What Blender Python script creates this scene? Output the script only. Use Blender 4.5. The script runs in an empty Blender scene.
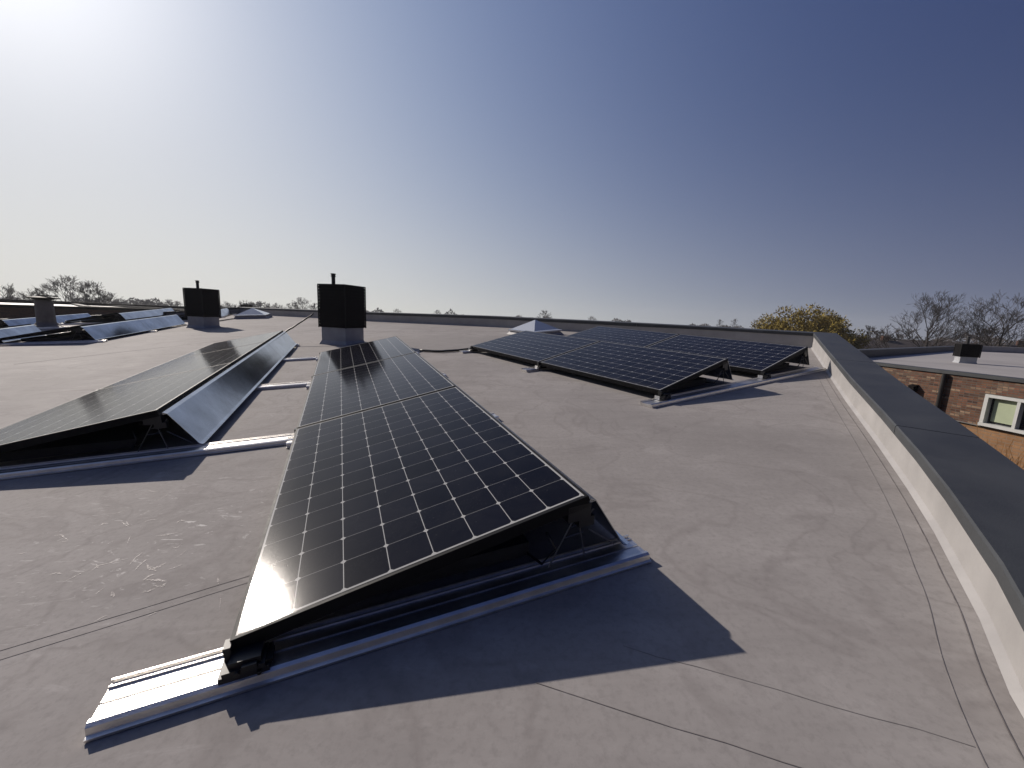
import bpy, math, random
from mathutils import Matrix, Vector
R = math.radians
sc = bpy.context.scene
col = sc.collection

# ---------------------------------------------------------------- camera, sky, sun, exposure
EYE = Vector((0, 0, 0.945))
def cam_axes(p, r):
    right = Vector((1, 0, 0)); up = Vector((0, math.sin(p), math.cos(p))); fwd = Vector((0, math.cos(p), -math.sin(p)))
    c, s = math.cos(r), math.sin(r)
    a = right*c + up*s; b = -right*s + up*c
    return Matrix(((a.x, b.x, -fwd.x), (a.y, b.y, -fwd.y), (a.z, b.z, -fwd.z)))
PITCH, ROLL = 0.16482, 0.04442
cd = bpy.data.cameras.new('camera'); cam = bpy.data.objects.new('camera', cd); col.objects.link(cam)
cd.sensor_width = 36; cd.lens = 36*403.9/1024; cd.clip_start = 0.02; cd.clip_end = 5000
cam.matrix_world = Matrix.Translation(EYE) @ cam_axes(PITCH, ROLL).to_4x4()
sc.camera = cam
# the roof lies on a slope of about four degrees: T takes roof coordinates to world coordinates
T = Matrix.Translation(EYE) @ (cam_axes(PITCH, ROLL) @ cam_axes(0.2302, -0.0013).transposed()).to_4x4() @ Matrix.Translation(-EYE)

SUN_AZ, SUN_EL = R(-51.0), R(29.5)
w = bpy.data.worlds.new('World'); sc.world = w; w.use_nodes = True
nt = w.node_tree; nt.nodes.clear()
out = nt.nodes.new('ShaderNodeOutputWorld'); bg = nt.nodes.new('ShaderNodeBackground'); sky = nt.nodes.new('ShaderNodeTexSky')
sky.sky_type = 'NISHITA'; sky.sun_disc = False; sky.sun_elevation = SUN_EL; sky.sun_rotation = SUN_AZ
sky.altitude = 0; sky.air_density = 1.0; sky.dust_density = 1.6; sky.ozone_density = 2.0
bg.inputs['Strength'].default_value = 1.0
# hazy spring air: the sky's own luminance, tinted violet blue above and whitish towards the horizon
def wmath(op, a, b=0.0):
    n = nt.nodes.new('ShaderNodeMath'); n.operation = op
    for i, v in enumerate((a, b)):
        if isinstance(v, bpy.types.NodeSocket): nt.links.new(v, n.inputs[i])
        else: n.inputs[i].default_value = v
    return n.outputs[0]
lum = nt.nodes.new('ShaderNodeRGBToBW'); nt.links.new(sky.outputs[0], lum.inputs[0])
geo = nt.nodes.new('ShaderNodeTexCoord'); sx = nt.nodes.new('ShaderNodeSeparateXYZ'); nt.links.new(geo.outputs['Generated'], sx.inputs[0])
cv = nt.nodes.new('ShaderNodeCombineXYZ'); zc = nt.nodes.new('ShaderNodeMath'); zc.operation = 'MAXIMUM'; zc.inputs[1].default_value = .06
nt.links.new(sx.outputs[0], cv.inputs[0]); nt.links.new(sx.outputs[1], cv.inputs[1]); nt.links.new(sx.outputs[2], zc.inputs[0]); nt.links.new(zc.outputs[0], cv.inputs[2]); nt.links.new(cv.outputs[0], sky.inputs[0])
hor = wmath('EXPONENT', wmath('DIVIDE', wmath('MAXIMUM', sx.outputs[2], 0.0), -0.25))
L055 = wmath('MAXIMUM', lum.outputs[0], 0.001); L055 = wmath('DIVIDE', L055, wmath('ADD', 1.0, wmath('DIVIDE', L055, 6.0)))
dotn = nt.nodes.new('ShaderNodeVectorMath'); dotn.operation = 'DOT_PRODUCT'; nt.links.new(geo.outputs['Generated'], dotn.inputs[0])
dotn.inputs[1].default_value = (math.sin(SUN_AZ)*math.cos(SUN_EL), math.cos(SUN_AZ)*math.cos(SUN_EL), math.sin(SUN_EL))
aureole = wmath('MULTIPLY', wmath('POWER', wmath('MAXIMUM', dotn.outputs['Value'], 0.0), 60.0), 0.40)
comb = nt.nodes.new('ShaderNodeCombineColor')
lnL = wmath('LOGARITHM', L055, math.e)
for i, (a_, b_, c_, d_, e_) in enumerate((
        (-4.057, 1.325, 2.986, -1.733, 1.606),
        (-3.498, 1.052, 2.519, -1.478, 1.515),
        (-2.273, 0.639, 1.312, -0.875, 1.071))):
    t_ = wmath('ADD', wmath('MULTIPLY', lnL, wmath('ADD', b_, wmath('MULTIPLY', hor, d_))), wmath('ADD', a_, wmath('MULTIPLY', hor, c_)))
    t_ = wmath('ADD', t_, wmath('MULTIPLY', dotn.outputs['Value'], e_))
    nt.links.new(wmath('ADD', aureole, wmath('EXPONENT', t_)), comb.inputs[i])
nt.links.new(comb.outputs[0], bg.inputs[0]); nt.links.new(bg.outputs[0], out.inputs[0])
sd = Vector((math.sin(SUN_AZ)*math.cos(SUN_EL), math.cos(SUN_AZ)*math.cos(SUN_EL), math.sin(SUN_EL)))
sl = bpy.data.lights.new('sun', 'SUN'); sun = bpy.data.objects.new('sun', sl); col.objects.link(sun)
sl.energy = 4.8; sl.angle = R(0.55); sl.color = (1.0, 0.91, 0.82)
sun.rotation_euler = sd.to_track_quat('Z', 'Y').to_euler(); sun.location = (0, 0, 30)
vs = sc.view_settings; vs.view_transform = 'Standard'; vs.look = 'None'; vs.exposure = 0; vs.gamma = 1; vs.use_curve_mapping = False

# ---------------------------------------------------------------- helpers
class MB:
    def __init__(s): s.v = []; s.f = []; s.mi = []; s.cur = 0
    def face(s, idx): s.f.append(tuple(idx)); s.mi.append(s.cur)
    def add(s, vs_, fs):
        b = len(s.v); s.v += [tuple(p) for p in vs_]
        for f in fs: s.face([b+i for i in f])
    def box(s, x0, x1, y0, y1, z0, z1):
        s.add([(x0,y0,z0),(x1,y0,z0),(x1,y1,z0),(x0,y1,z0),(x0,y0,z1),(x1,y0,z1),(x1,y1,z1),(x0,y1,z1)],
              [(0,3,2,1),(4,5,6,7),(0,1,5,4),(1,2,6,5),(2,3,7,6),(3,0,4,7)])
    def prism(s, prof, x0, x1, axis='x', close=True):
        """profile of (a,b) points swept along an axis. axis x: (x,a,b); axis y: (a,y,b)"""
        n = len(prof)
        def P(t, a, b): return (t, a, b) if axis == 'x' else (a, t, b)
        vv = [P(x0,a,b) for a, b in prof] + [P(x1,a,b) for a, b in prof]
        fs = [(i, (i+1) % n, n+(i+1) % n, n+i) for i in range(n)]
        if close: fs += [tuple(range(n-1,-1,-1)), tuple(range(n, 2*n))]
        s.add(vv, fs)
    def tube(s, pts, rad, n=6, cap=True):
        pts = [Vector(p) for p in pts]
        if not hasattr(rad, '__len__'): rad = [rad]*len(pts)
        rings = []
        for i, p in enumerate(pts):
            d = (pts[min(i+1, len(pts)-1)]-pts[max(i-1, 0)]).normalized()
            a = d.cross(Vector((0.13, 0.21, 0.97)) if abs(d.z) < .9 else Vector((1, 0.1, 0))).normalized(); b = d.cross(a)
            rings.append([p+(a*math.cos(2*math.pi*k/n)+b*math.sin(2*math.pi*k/n))*rad[i] for k in range(n)])
        vv = [q for r in rings for q in r]; fs = []
        for i in range(len(rings)-1):
            for k in range(n): fs.append((i*n+k, i*n+(k+1) % n, (i+1)*n+(k+1) % n, (i+1)*n+k))
        if cap: fs += [tuple(range(n-1,-1,-1)), tuple((len(rings)-1)*n+k for k in range(n))]
        s.add(vv, fs)
    def lathe(s, prof, n=24, c=(0,0)):
        vv = []; fs = []
        for r, z in prof:
            for k in range(n):
                a = 2*math.pi*k/n; vv.append((c[0]+r*math.cos(a), c[1]+r*math.sin(a), z))
        for i in range(len(prof)-1):
            for k in range(n): fs.append((i*n+k, i*n+(k+1) % n, (i+1)*n+(k+1) % n, (i+1)*n+k))
        s.add(vv, fs)
    def build(s, name, mat, parent=None, mw=None, smooth=False):
        me = bpy.data.meshes.new(name); me.from_pydata(s.v, [], s.f)
        mats = mat if isinstance(mat, (list, tuple)) else [mat]
        for m in mats: me.materials.append(m)
        if len(mats) > 1: me.polygons.foreach_set('material_index', s.mi)
        me.update()
        import bmesh
        bm = bmesh.new(); bm.from_mesh(me); bmesh.ops.recalc_face_normals(bm, faces=bm.faces[:]) if not getattr(s, 'norecalc', False) else None
        bm.to_mesh(me); bm.free()
        if smooth: me.polygons.foreach_set('use_smooth', [True]*len(me.polygons))
        o = bpy.data.objects.new(name, me); col.objects.link(o)
        if parent: o.parent = parent
        if mw is not None: o.matrix_world = mw
        return o
def tag(o, label=None, cat=None, group=None, kind=None):
    for k, v_ in (('label', label), ('category', cat), ('group', group), ('kind', kind)):
        if v_: o[k] = v_
    return o
def empty(name, mw, label, cat, group=None):
    o = bpy.data.objects.new(name, None); o.empty_display_size = .1; col.objects.link(o); o.matrix_world = mw
    return tag(o, label, cat, group)
def children(o): return [c for c in bpy.data.objects if c.parent == o]
def copy_tree(o, parent=None):
    kids = children(o); c = o.copy(); col.objects.link(c)
    if parent: c.parent = parent
    for k in kids: copy_tree(k, c)
    return c

# ---------------------------------------------------------------- materials
def mat_new(name):
    m = bpy.data.materials.new(name); m.use_nodes = True
    return m, m.node_tree, m.node_tree.nodes['Principled BSDF']
class G:
    """tiny wrapper for building node graphs"""
    def __init__(s, nt): s.nt = nt; s.co = None
    def link(s, a, b): s.nt.links.new(a, b)
    def put(s, sock, v):
        if hasattr(v, 'is_output') or isinstance(v, bpy.types.NodeSocket): s.link(v, sock)
        else: sock.default_value = v
    def m(s, op, a, b=0.0, c=None):
        n = s.nt.nodes.new('ShaderNodeMath'); n.operation = op; s.put(n.inputs[0], a); s.put(n.inputs[1], b)
        if c is not None: s.put(n.inputs[2], c)
        return n.outputs[0]
    def coord(s, kind='Object'):
        n = s.nt.nodes.new('ShaderNodeTexCoord'); return n.outputs[kind]
    def mapping(s, v, loc=(0,0,0), rot=(0,0,0), scale=(1,1,1)):
        n = s.nt.nodes.new('ShaderNodeMapping'); s.link(v, n.inputs[0])
        n.inputs['Location'].default_value = loc; n.inputs['Rotation'].default_value = rot; n.inputs['Scale'].default_value = scale
        return n.outputs[0]
    def noise(s, v, scale, detail=4, rough=.55, dist=0, out='Fac'):
        n = s.nt.nodes.new('ShaderNodeTexNoise'); s.link(v, n.inputs['Vector'])
        n.inputs['Scale'].default_value = scale; n.inputs['Detail'].default_value = detail; n.inputs['Roughness'].default_value = rough; n.inputs['Distortion'].default_value = dist
        return n.outputs[out]
    def voro(s, v, scale, feature='F1', out='Distance'):
        n = s.nt.nodes.new('ShaderNodeTexVoronoi'); n.feature = feature; s.link(v, n.inputs['Vector']); n.inputs['Scale'].default_value = scale
        return n.outputs[out]
    def ramp(s, fac, stops):
        n = s.nt.nodes.new('ShaderNodeValToRGB'); s.link(fac, n.inputs[0]); e = n.color_ramp.elements
        while len(e) < len(stops): e.new(.5)
        for i, (p, c) in enumerate(stops):
            e[i].position = p; e[i].color = (c, c, c, 1) if not hasattr(c, '__len__') else tuple(c)+(1,)
        return n.outputs[0]
    def mix(s, f, a, b, mode='MIX'):
        n = s.nt.nodes.new('ShaderNodeMix'); n.data_type = 'RGBA'; n.blend_type = mode
        s.put(n.inputs[0], f)
        for i, v in ((6, a), (7, b)):
            if isinstance(v, bpy.types.NodeSocket): s.link(v, n.inputs[i])
            else: n.inputs[i].default_value = tuple(v)+(1,) if len(v) == 3 else v
        return n.outputs[2]
    def sep(s, v):
        n = s.nt.nodes.new('ShaderNodeSeparateXYZ'); s.link(v, n.inputs[0]); return n.outputs
    def bump(s, h, strength, dist=.01, normal=None):
        n = s.nt.nodes.new('ShaderNodeBump'); n.inputs['Strength'].default_value = strength; n.inputs['Distance'].default_value = dist
        s.link(h, n.inputs['Height'])
        if normal is not None: s.link(normal, n.inputs['Normal'])
        return n.outputs[0]
def simple(name, c, rough=.5, metal=0., spec=.5, nscale=8, namt=.15, bump=.0, bscale=60, coat=0):
    """a base colour broken up by noise in colour, roughness and relief"""
    m, nt_, p = mat_new(name); g = G(nt_); co = g.coord()
    n = g.noise(co, nscale, 5, .6)
    f = g.ramp(n, [(.3, 0.), (.7, 1.)])
    lo = tuple(x*(1-namt) for x in c); hi = tuple(min(1, x*(1+namt)) for x in c)
    g.link(g.mix(f, lo, hi), p.inputs['Base Color'])
    p.inputs['Metallic'].default_value = metal; p.inputs['Specular IOR Level'].default_value = spec
    g.link(g.m('ADD', g.m('MULTIPLY', n, rough*.35), rough*.83), p.inputs['Roughness'])
    if bump: g.link(g.bump(g.noise(co, bscale, 4, .6), bump, .004), p.inputs['Normal'])
    if coat: p.inputs['Coat Weight'].default_value = coat
    return m
# roofing membrane: grey PVC sheet with stains, water marks, scuffs
def roof_material():
    m, nt_, p = mat_new('grey_roof_membrane'); g = G(nt_); co = g.coord()
    big = g.noise(co, .7, 6, .62, .4); med = g.noise(co, 3.5, 6, .65, .6); fine = g.noise(co, 45, 5, .7)
    c = g.mix(g.ramp(big, [(.32, 0.), (.68, 1.)]), (.262, .242, .228), (.325, .302, .285))
    c = g.mix(g.m('MULTIPLY', g.ramp(med, [(.50, 0.), (.72, 1.)]), .5), c, (.375, .350, .332))
    ed = g.noise(co, 1.6, 3, .5, 1.2)                       # tide marks of dried puddles
    ring = g.ramp(ed, [(.475, 0.), (.497, 1.), (.503, 1.), (.53, 0.)])
    c = g.mix(g.m('MULTIPLY', ring, .30), c, (.185, .165, .155))
    lo_ = g.noise(g.mapping(co, (5.3, 2.2, 0)), .33, 3, .5, .8); c = g.mix(g.m('MULTIPLY', g.ramp(lo_, [(.50, 0.), (.66, 1.)]), .40), c, (.21, .195, .185))
    c = g.mix(g.m('MULTIPLY', g.ramp(fine, [(.35, 1.), (.52, 0.)]), .30), c, (.17, .156, .148))
    st = g.noise(g.mapping(co, (0, 0, 0), (0, 0, R(-23)), (1.3, 7.0, 1)), 1.0, 7, .7, .8)
    c = g.mix(g.m('MULTIPLY', g.ramp(st, [(.42, 1.), (.56, 0.)]), .16), c, (.17, .156, .148))
    gr = g.noise(co, 14, 6, .75, .3); c = g.mix(g.m('MULTIPLY', g.ramp(gr, [(.54, 0.), (.72, 1.)]), .22), c, (.40, .375, .355))
    # dirt spots
    sp = g.voro(co, 2.3); c = g.mix(g.m('MULTIPLY', g.ramp(sp, [(.018, 1.), (.035, 0.)]), .55), c, (.11, .10, .095))
    sp2 = g.voro(g.mapping(co, (3.1, 1.7, 0)), 7.0); c = g.mix(g.m('MULTIPLY', g.ramp(sp2, [(.02, 1.), (.05, 0.)]), .3), c, (.16, .15, .14))
    # pale scuffs left by work on the roof, stretched one way, within one patch
    x, y, z = g.sep(co)
    def blob(cx, cy, r0, r1):
        d = g.m('SQRT', g.m('ADD', g.m('POWER', g.m('SUBTRACT', x, cx), 2), g.m('POWER', g.m('SUBTRACT', y, cy), 2)))
        return g.ramp(g.m('DIVIDE', d, r1), [(r0/r1, 1.), (1., 0.)])
    wv = g.mapping(co, (0, 0, 0), (0, 0, R(-28)), (7, 20, 1))
    sc1 = g.noise(wv, 1.0, 5, .62, 2.6)
    wv2 = g.mapping(co, (4, 7, 0), (0, 0, R(-20)), (3, 8.0, 1))
    sc2 = g.noise(wv2, 1.0, 6, .68, 2.0)
    s1 = g.m('MULTIPLY', g.ramp(sc1, [(.61, 0.), (.66, 1.)]), blob(-1.40, 1.45, .10, .70))
    s2 = g.m('MULTIPLY', g.ramp(sc2, [(.60, 0.), (.72, 1.)]), blob(-1.9, 2.6, .9, 3.2))
    c = g.mix(g.m('MULTIPLY', s1, .45), c, (.66, .64, .61)); c = g.mix(g.m('MULTIPLY', s2, .40), c, (.55, .52, .50))
    g.link(c, p.inputs['Base Color'])
    r = g.m('ADD', .72, g.m('MULTIPLY', med, .16)); r = g.m('SUBTRACT', r, g.m('MULTIPLY', s1, .15))
    g.link(r, p.inputs['Roughness']); p.inputs['Specular IOR Level'].default_value = .10
    h = g.m('ADD', g.m('MULTIPLY', g.noise(co, 120, 3, .6), .25), g.m('MULTIPLY', g.noise(co, 9, 4, .5, .5), 1.2))
    g.link(g.bump(h, .25, .002), p.inputs['Normal'])
    return m
M = {}
M['roof'] = roof_material()
def glass_material():
    m, nt_, p = mat_new('solar_cells_under_glass'); g = G(nt_); co = g.coord(); x, y, z = g.sep(co)
    C = .1268
    def axis(v, m0, ncell):
        u = g.m('DIVIDE', g.m('SUBTRACT', v, m0), C)
        fr = g.m('FRACT', u); d = g.m('MULTIPLY', g.m('MINIMUM', fr, g.m('SUBTRACT', 1.0, fr)), C)
        outside = g.m('ADD', g.m('LESS_THAN', u, 0.0), g.m('GREATER_THAN', u, float(ncell)))
        over = g.m('MAXIMUM', g.m('MULTIPLY', u, -C), g.m('MULTIPLY', g.m('SUBTRACT', u, float(ncell)), C))
        return u, d, g.m('MULTIPLY', outside, g.m('LESS_THAN', over, .0062))
    ux, dx, ox = axis(x, .0158, 8); uy, dy, oy = axis(y, .0208, 13)
    line = g.m('MAXIMUM', g.m('LESS_THAN', dx, .0013), g.m('MULTIPLY', g.m('LESS_THAN', dy, .0009), .55))
    dia = g.m('LESS_THAN', g.m('ADD', dx, dy), .0095)
    mask = g.m('MINIMUM', g.m('ADD', g.m('ADD', g.m('MAXIMUM', line, dia), ox), oy), 1.0)
    # each cell its own shade of near black
    wn = nt_.nodes.new('ShaderNodeTexWhiteNoise'); wn.noise_dimensions = '2D'
    cb = nt_.nodes.new('ShaderNodeCombineXYZ'); g.link(g.m('FLOOR', ux), cb.inputs[0]); g.link(g.m('FLOOR', uy), cb.inputs[1]); g.link(cb.outputs[0], wn.inputs['Vector'])
    cell = g.mix(wn.outputs['Value'], (.0028, .003, .007), (.006, .0065, .013))
    beyond = g.m('MINIMUM', g.m('ADD', g.m('ADD', g.m('LESS_THAN', ux, 0.0), g.m('GREATER_THAN', ux, 8.0)), g.m('ADD', g.m('LESS_THAN', uy, 0.0), g.m('GREATER_THAN', uy, 13.0))), 1.0)
    inside = g.m('SUBTRACT', 1.0, beyond)
    mask = g.m('MINIMUM', g.m('ADD', g.m('MULTIPLY', g.m('MAXIMUM', line, dia), inside), g.m('ADD', ox, oy)), 1.0)
    c = g.mix(mask, g.mix(beyond, cell, (.012, .012, .013)), (.36, .36, .35))
    dust = g.noise(co, 5, 6, .7, .5); c = g.mix(g.m('MULTIPLY', g.ramp(dust, [(.4, 0.), (.75, 1.)]), .02), c, (.35, .33, .30))
    low = g.m('MULTIPLY', g.ramp(x, [(.010, 1.), (.075, 0.)]), g.ramp(g.noise(co, 40, 5, .7), [(.35, .15), (.7, 1.)]))
    c = g.mix(g.m('MULTIPLY', low, .10), c, (.36, .33, .29))
    spots = g.ramp(g.voro(co, 26), [(.05, 1.), (.10, 0.)]); c = g.mix(g.m('MULTIPLY', spots, .035), c, (.4, .38, .35))
    g.link(c, p.inputs['Base Color'])
    g.link(g.m('ADD', .075, g.m('MULTIPLY', g.noise(co, 900, 2, .5), .05)), p.inputs['Roughness'])
    p.inputs['Coat Weight'].default_value = .05; p.inputs['Coat Roughness'].default_value = .26; p.inputs['Coat IOR'].default_value = 1.35; p.inputs['Coat Tint'].default_value = (1.0, .86, .74, 1)
    p.inputs['IOR'].default_value = 1.5; p.inputs['Specular IOR Level'].default_value = .07
    g.link(g.bump(g.noise(co, 420, 2, .6), .16, .0005), p.inputs['Normal'])
    return m
M['glass'] = glass_material()
M['frame'] = simple('black_anodised_frame', (.008, .008, .009), .55, 0, .12, 20, .2)
M['backsheet'] = simple('dark_backsheet', (.03, .03, .033), .6, 0, .3)
M['alu'] = simple('mill_aluminium', (.72, .70, .67), .38, 1.0, .5, 14, .12, .25, 220)
M['zinc'] = simple('coated_steel_sheet', (.44, .46, .49), .17, 1.0, .5, 3.5, .25, .05, 30)
M['plastic'] = simple('black_plastic', (.013, .013, .014), .42, 0, .5)
M['galv'] = simple('bright_clip', (.75, .75, .74), .35, .7, .5)
M['shade_filler'] = simple('dark_shade_filler', (.03, .03, .03), .8, 0, .2, 9, .3, .5, 60)  # near-black colour standing in for the shade under the arrays
M['wire'] = simple('steel_rod', (.16, .16, .16), .45, .9, .5)
M['coping'] = simple('slate_grey_coping', (.046, .049, .052), .52, .0, .35, 3.0, .22, .25, 160)
M['upstand'] = simple('pale_membrane_upstand', (.300, .287, .277), .55, 0, .4, 4, .12, .5, 14)
M['seam'] = simple('membrane_overlap', (.20, .184, .175), .85, 0, .06, 12, .25, .4, 80)
M['seam_dirt'] = simple('dirty_membrane_joint', (.165, .150, .143), .85, 0, .06, 18, .35)
M['scuff'] = simple('pale_scuff', (.42, .38, .36), .55, 0, .2, 160, .4)
_m = M['scuff']; _g = G(_m.node_tree); _p = _m.node_tree.nodes['Principled BSDF']
_g.link(_g.ramp(_g.noise(_g.coord(), 170, 5, .7), [(.40, 0.), (.62, .85)]), _p.inputs['Alpha'])
M['cable'] = simple('black_cable', (.015, .015, .015), .5)
M['wrap'] = simple('chimney_membrane', (.30, .305, .315), .5, 0, .4, 5, .15, .4, 20)
M['louvre'] = simple('black_louvre', (.007, .006, .006), .7, 0, .1, 8, .3)
M['louvre_edge'] = simple('dark_trim', (.014, .013, .012), .7, 0, .15)
M['pipe'] = simple('dark_flue', (.03, .028, .027), .45, .3)
M['render_'] = simple('weathered_concrete', (.16, .15, .14), .8, 0, .3, 5, .25, .6, 40)
M['grass'] = simple('winter_grass', (.075, .075, .035), .95, 0, .1, .03, .35)
M['pale_roof'] = simple('pale_roof_sheet', (.33, .31, .295), .6, 0, .3, .7, .14)
M['dark_wood'] = simple('dark_brown_cladding', (.07, .038, .028), .7, 0, .3, 1.5, .3)
M['white_frame'] = simple('white_painted_frame', (.50, .50, .48), .4, 0, .5, 9, .06)
M['blind'] = simple('pale_green_blind', (.34, .38, .26), .8, 0, .2, 3, .12)
M['tile'] = simple('dark_roof_tiles', (.05, .042, .042), .75, 0, .3, 3, .3, .8, 14)
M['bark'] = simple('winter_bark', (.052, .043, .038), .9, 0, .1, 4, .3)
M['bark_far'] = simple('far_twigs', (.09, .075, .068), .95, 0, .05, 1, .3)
M['willow'] = simple('yellow_willow_twigs', (.25, .19, .05), .9, 0, .1, 1.2, .45)
M['reed'] = simple('dry_brown_twigs', (.22, .12, .055), .9, 0, .1, 8, .35)
M['evergreen'] = simple('dull_evergreen', (.035, .035, .028), .95, 0, .1, 2, .35)
M['sheetglass'] = simple('dark_window_glass', (.015, .017, .02), .06, 0, .6)
def dome_material():
    m, nt_, p = mat_new('skylight_acrylic'); p.inputs['Base Color'].default_value = (.55, .57, .60, 1); p.inputs['Roughness'].default_value = .12
    p.inputs['Transmission Weight'].default_value = .25; p.inputs['Coat Weight'].default_value = .6; return m
M['dome'] = dome_material()
def brick(name, cols, mortar, scale=1.0, rough=.85):
    m, nt_, p = mat_new(name); g = G(nt_); co = g.coord()
    x, y, z = g.sep(co)
    cb = nt_.nodes.new('ShaderNodeCombineXYZ'); g.link(g.m('ADD', x, y), cb.inputs[0]); g.link(z, cb.inputs[1])
    b = nt_.nodes.new('ShaderNodeTexBrick'); g.link(cb.outputs[0], b.inputs['Vector'])
    b.inputs['Scale'].default_value = 1.0; b.inputs['Brick Width'].default_value = .21*scale; b.inputs['Row Height'].default_value = .062*scale
    b.inputs['Mortar Size'].default_value = .006; b.inputs['Color1'].default_value = (0, 0, 0, 1); b.inputs['Color2'].default_value = (1, 1, 1, 1); b.inputs['Mortar'].default_value = (.5, .5, .5, 1)
    # a shade of its own for every brick, from the brick's own grid cell
    row = g.m('FLOOR', g.m('DIVIDE', z, .062*scale)); sh = g.m('MULTIPLY', g.m('MODULO', row, 2.0), .5)
    colm = g.m('FLOOR', g.m('SUBTRACT', g.m('DIVIDE', g.m('ADD', x, y), .21*scale), sh))
    cc = nt_.nodes.new('ShaderNodeCombineXYZ'); g.link(colm, cc.inputs[0]); g.link(row, cc.inputs[1])
    wn = nt_.nodes.new('ShaderNodeTexWhiteNoise'); wn.noise_dimensions = '2D'; g.link(cc.outputs[0], wn.inputs['Vector'])
    n = len(cols); c = g.ramp(wn.outputs['Value'], [(i/(n-1), k) for i, k in enumerate(cols)])
    c = g.mix(g.m('MULTIPLY', g.ramp(g.noise(co, 9, 5, .7), [(.4, 0.), (.65, 1.)]), .42), c, tuple(x*.5 for x in cols[0]), 'MIX')
    c = g.mix(b.outputs['Fac'], c, mortar)
    g.link(c, p.inputs['Base Color']); p.inputs['Roughness'].default_value = rough; p.inputs['Specular IOR Level'].default_value = .2
    g.link(g.bump(g.m('SUBTRACT', 1.0, b.outputs['Fac']), .5, .006), p.inputs['Normal'])
    return m
M['brick_mix'] = brick('mixed_brown_brick', [(.075, .036, .026), (.17, .085, .05), (.10, .052, .036), (.30, .20, .13), (.06, .034, .028), (.20, .09, .055), (.11, .06, .045)], (.10, .085, .07), .72)
M['brick_orange'] = brick('orange_brick', [(.27, .15, .078), (.31, .175, .09), (.22, .12, .062)], (.21, .155, .11))
M['brick_brown'] = brick('dark_brown_brick', [(.10, .048, .034), (.14, .065, .042), (.085, .042, .032)], (.09, .07, .06))
# ---------------------------------------------------------------- the ground and far land
GZ = -4.2
HAZE = .0006
b = MB(); b.add([(-415,-415,GZ),(415,-415,GZ),(415,415,GZ),(-415,415,GZ)], [(0,1,2,3)])
tag(b.build('ground', M['grass']), kind='structure')

# ---------------------------------------------------------------- the building whose roof we stand on (roof coordinates, then T)
bld = empty('flat_roofed_building', T.copy(), 'flat grey membrane roof with slate grey coping round its edge, under the solar arrays', 'building')
path = [(-26,-6,.10),(-17.5,8.0,.10),(-15.0,11.2,.10),(-12.9,13.8,.12),(-10.87,16.36,.23),(-7.52,14.5,.23),(-4.47,12.58,.235),(-.57,10.6,.235),(1.0,9.6,.225),(2.6,8.5,.22),(3.8,7.55,.215),(4.93,6.6,.21),
        (3.52,4.35,.185),(2.9,3.36,.175),(2.317,2.40,.17),(1.93,1.78,.165),(1.694,1.42,.16),(1.509,1.16,.16),(1.385,.985,.16),(1.204,.76,.16),(1.05,.52,.16),(.93,.25,.16),(.86,-.2,.16),(.84,-1.2,.16),(.84,-6,.16)]
low_from, low_to = 0, 3      # west edge: low kerb only
def offset(path, d):
    res = []
    for i, (x, y, z) in enumerate(path):
        a = Vector(path[max(i-1, 0)][:2]); c = Vector(path[min(i+1, len(path)-1)][:2]); p = Vector((x, y))
        d1 = (p-a).normalized() if i > 0 else (c-p).normalized(); d2 = (c-p).normalized() if i < len(path)-1 else d1
        n1 = Vector((-d1.y, d1.x)); n2 = Vector((-d2.y, d2.x)); n = (n1+n2).normalized()
        k = min(1/max(n.dot(n1), .4), 1.5); res.append((x+n.x*d*k, y+n.y*d*k))
    return res
inner = [p[:2] for p in path]
b = MB(); b.add([(x, y, 0) for x, y in offset(path, .05)], [tuple(range(len(path)))])
roof = b.build('roof', M['roof'], bld)
# upstand
b = MB(); o1 = offset(path, .26)
for i in range(len(path)-1):
    (xa, ya), (xb, yb) = inner[i], inner[i+1]; za, zb = path[i][2], path[i+1][2]
    # inner face with a small cove at its foot
    fa, fb = offset(path, -.018)[i], offset(path, -.018)[i+1]
    b.add([(fa[0],fa[1],.001),(fb[0],fb[1],.001),(xb,yb,.02),(xa,ya,.02),(xb,yb,zb),(xa,ya,za),(o1[i+1][0],o1[i+1][1],zb),(o1[i][0],o1[i][1],za)], [(0,1,2,3),(3,2,4,5),(5,4,6,7)])
b.build('upstand', M['upstand'], bld)
# outer walls of the building
b = MB(); o2 = offset(path, .27)
for i in range(len(path)-1):
    b.add([(o2[i][0],o2[i][1],path[i][2]),(o2[i+1][0],o2[i+1][1],path[i+1][2]),(o2[i+1][0],o2[i+1][1],-5.5),(o2[i][0],o2[i][1],-5.5)], [(0,1,2,3)])
b.add([(o2[-1][0],-6,.19),(o2[0][0],-6,.2),(o2[0][0],-6,-6),(o2[-1][0],-6,-6)], [(0,1,2,3)])
b.build('wall', M['brick_mix'], bld)
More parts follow.
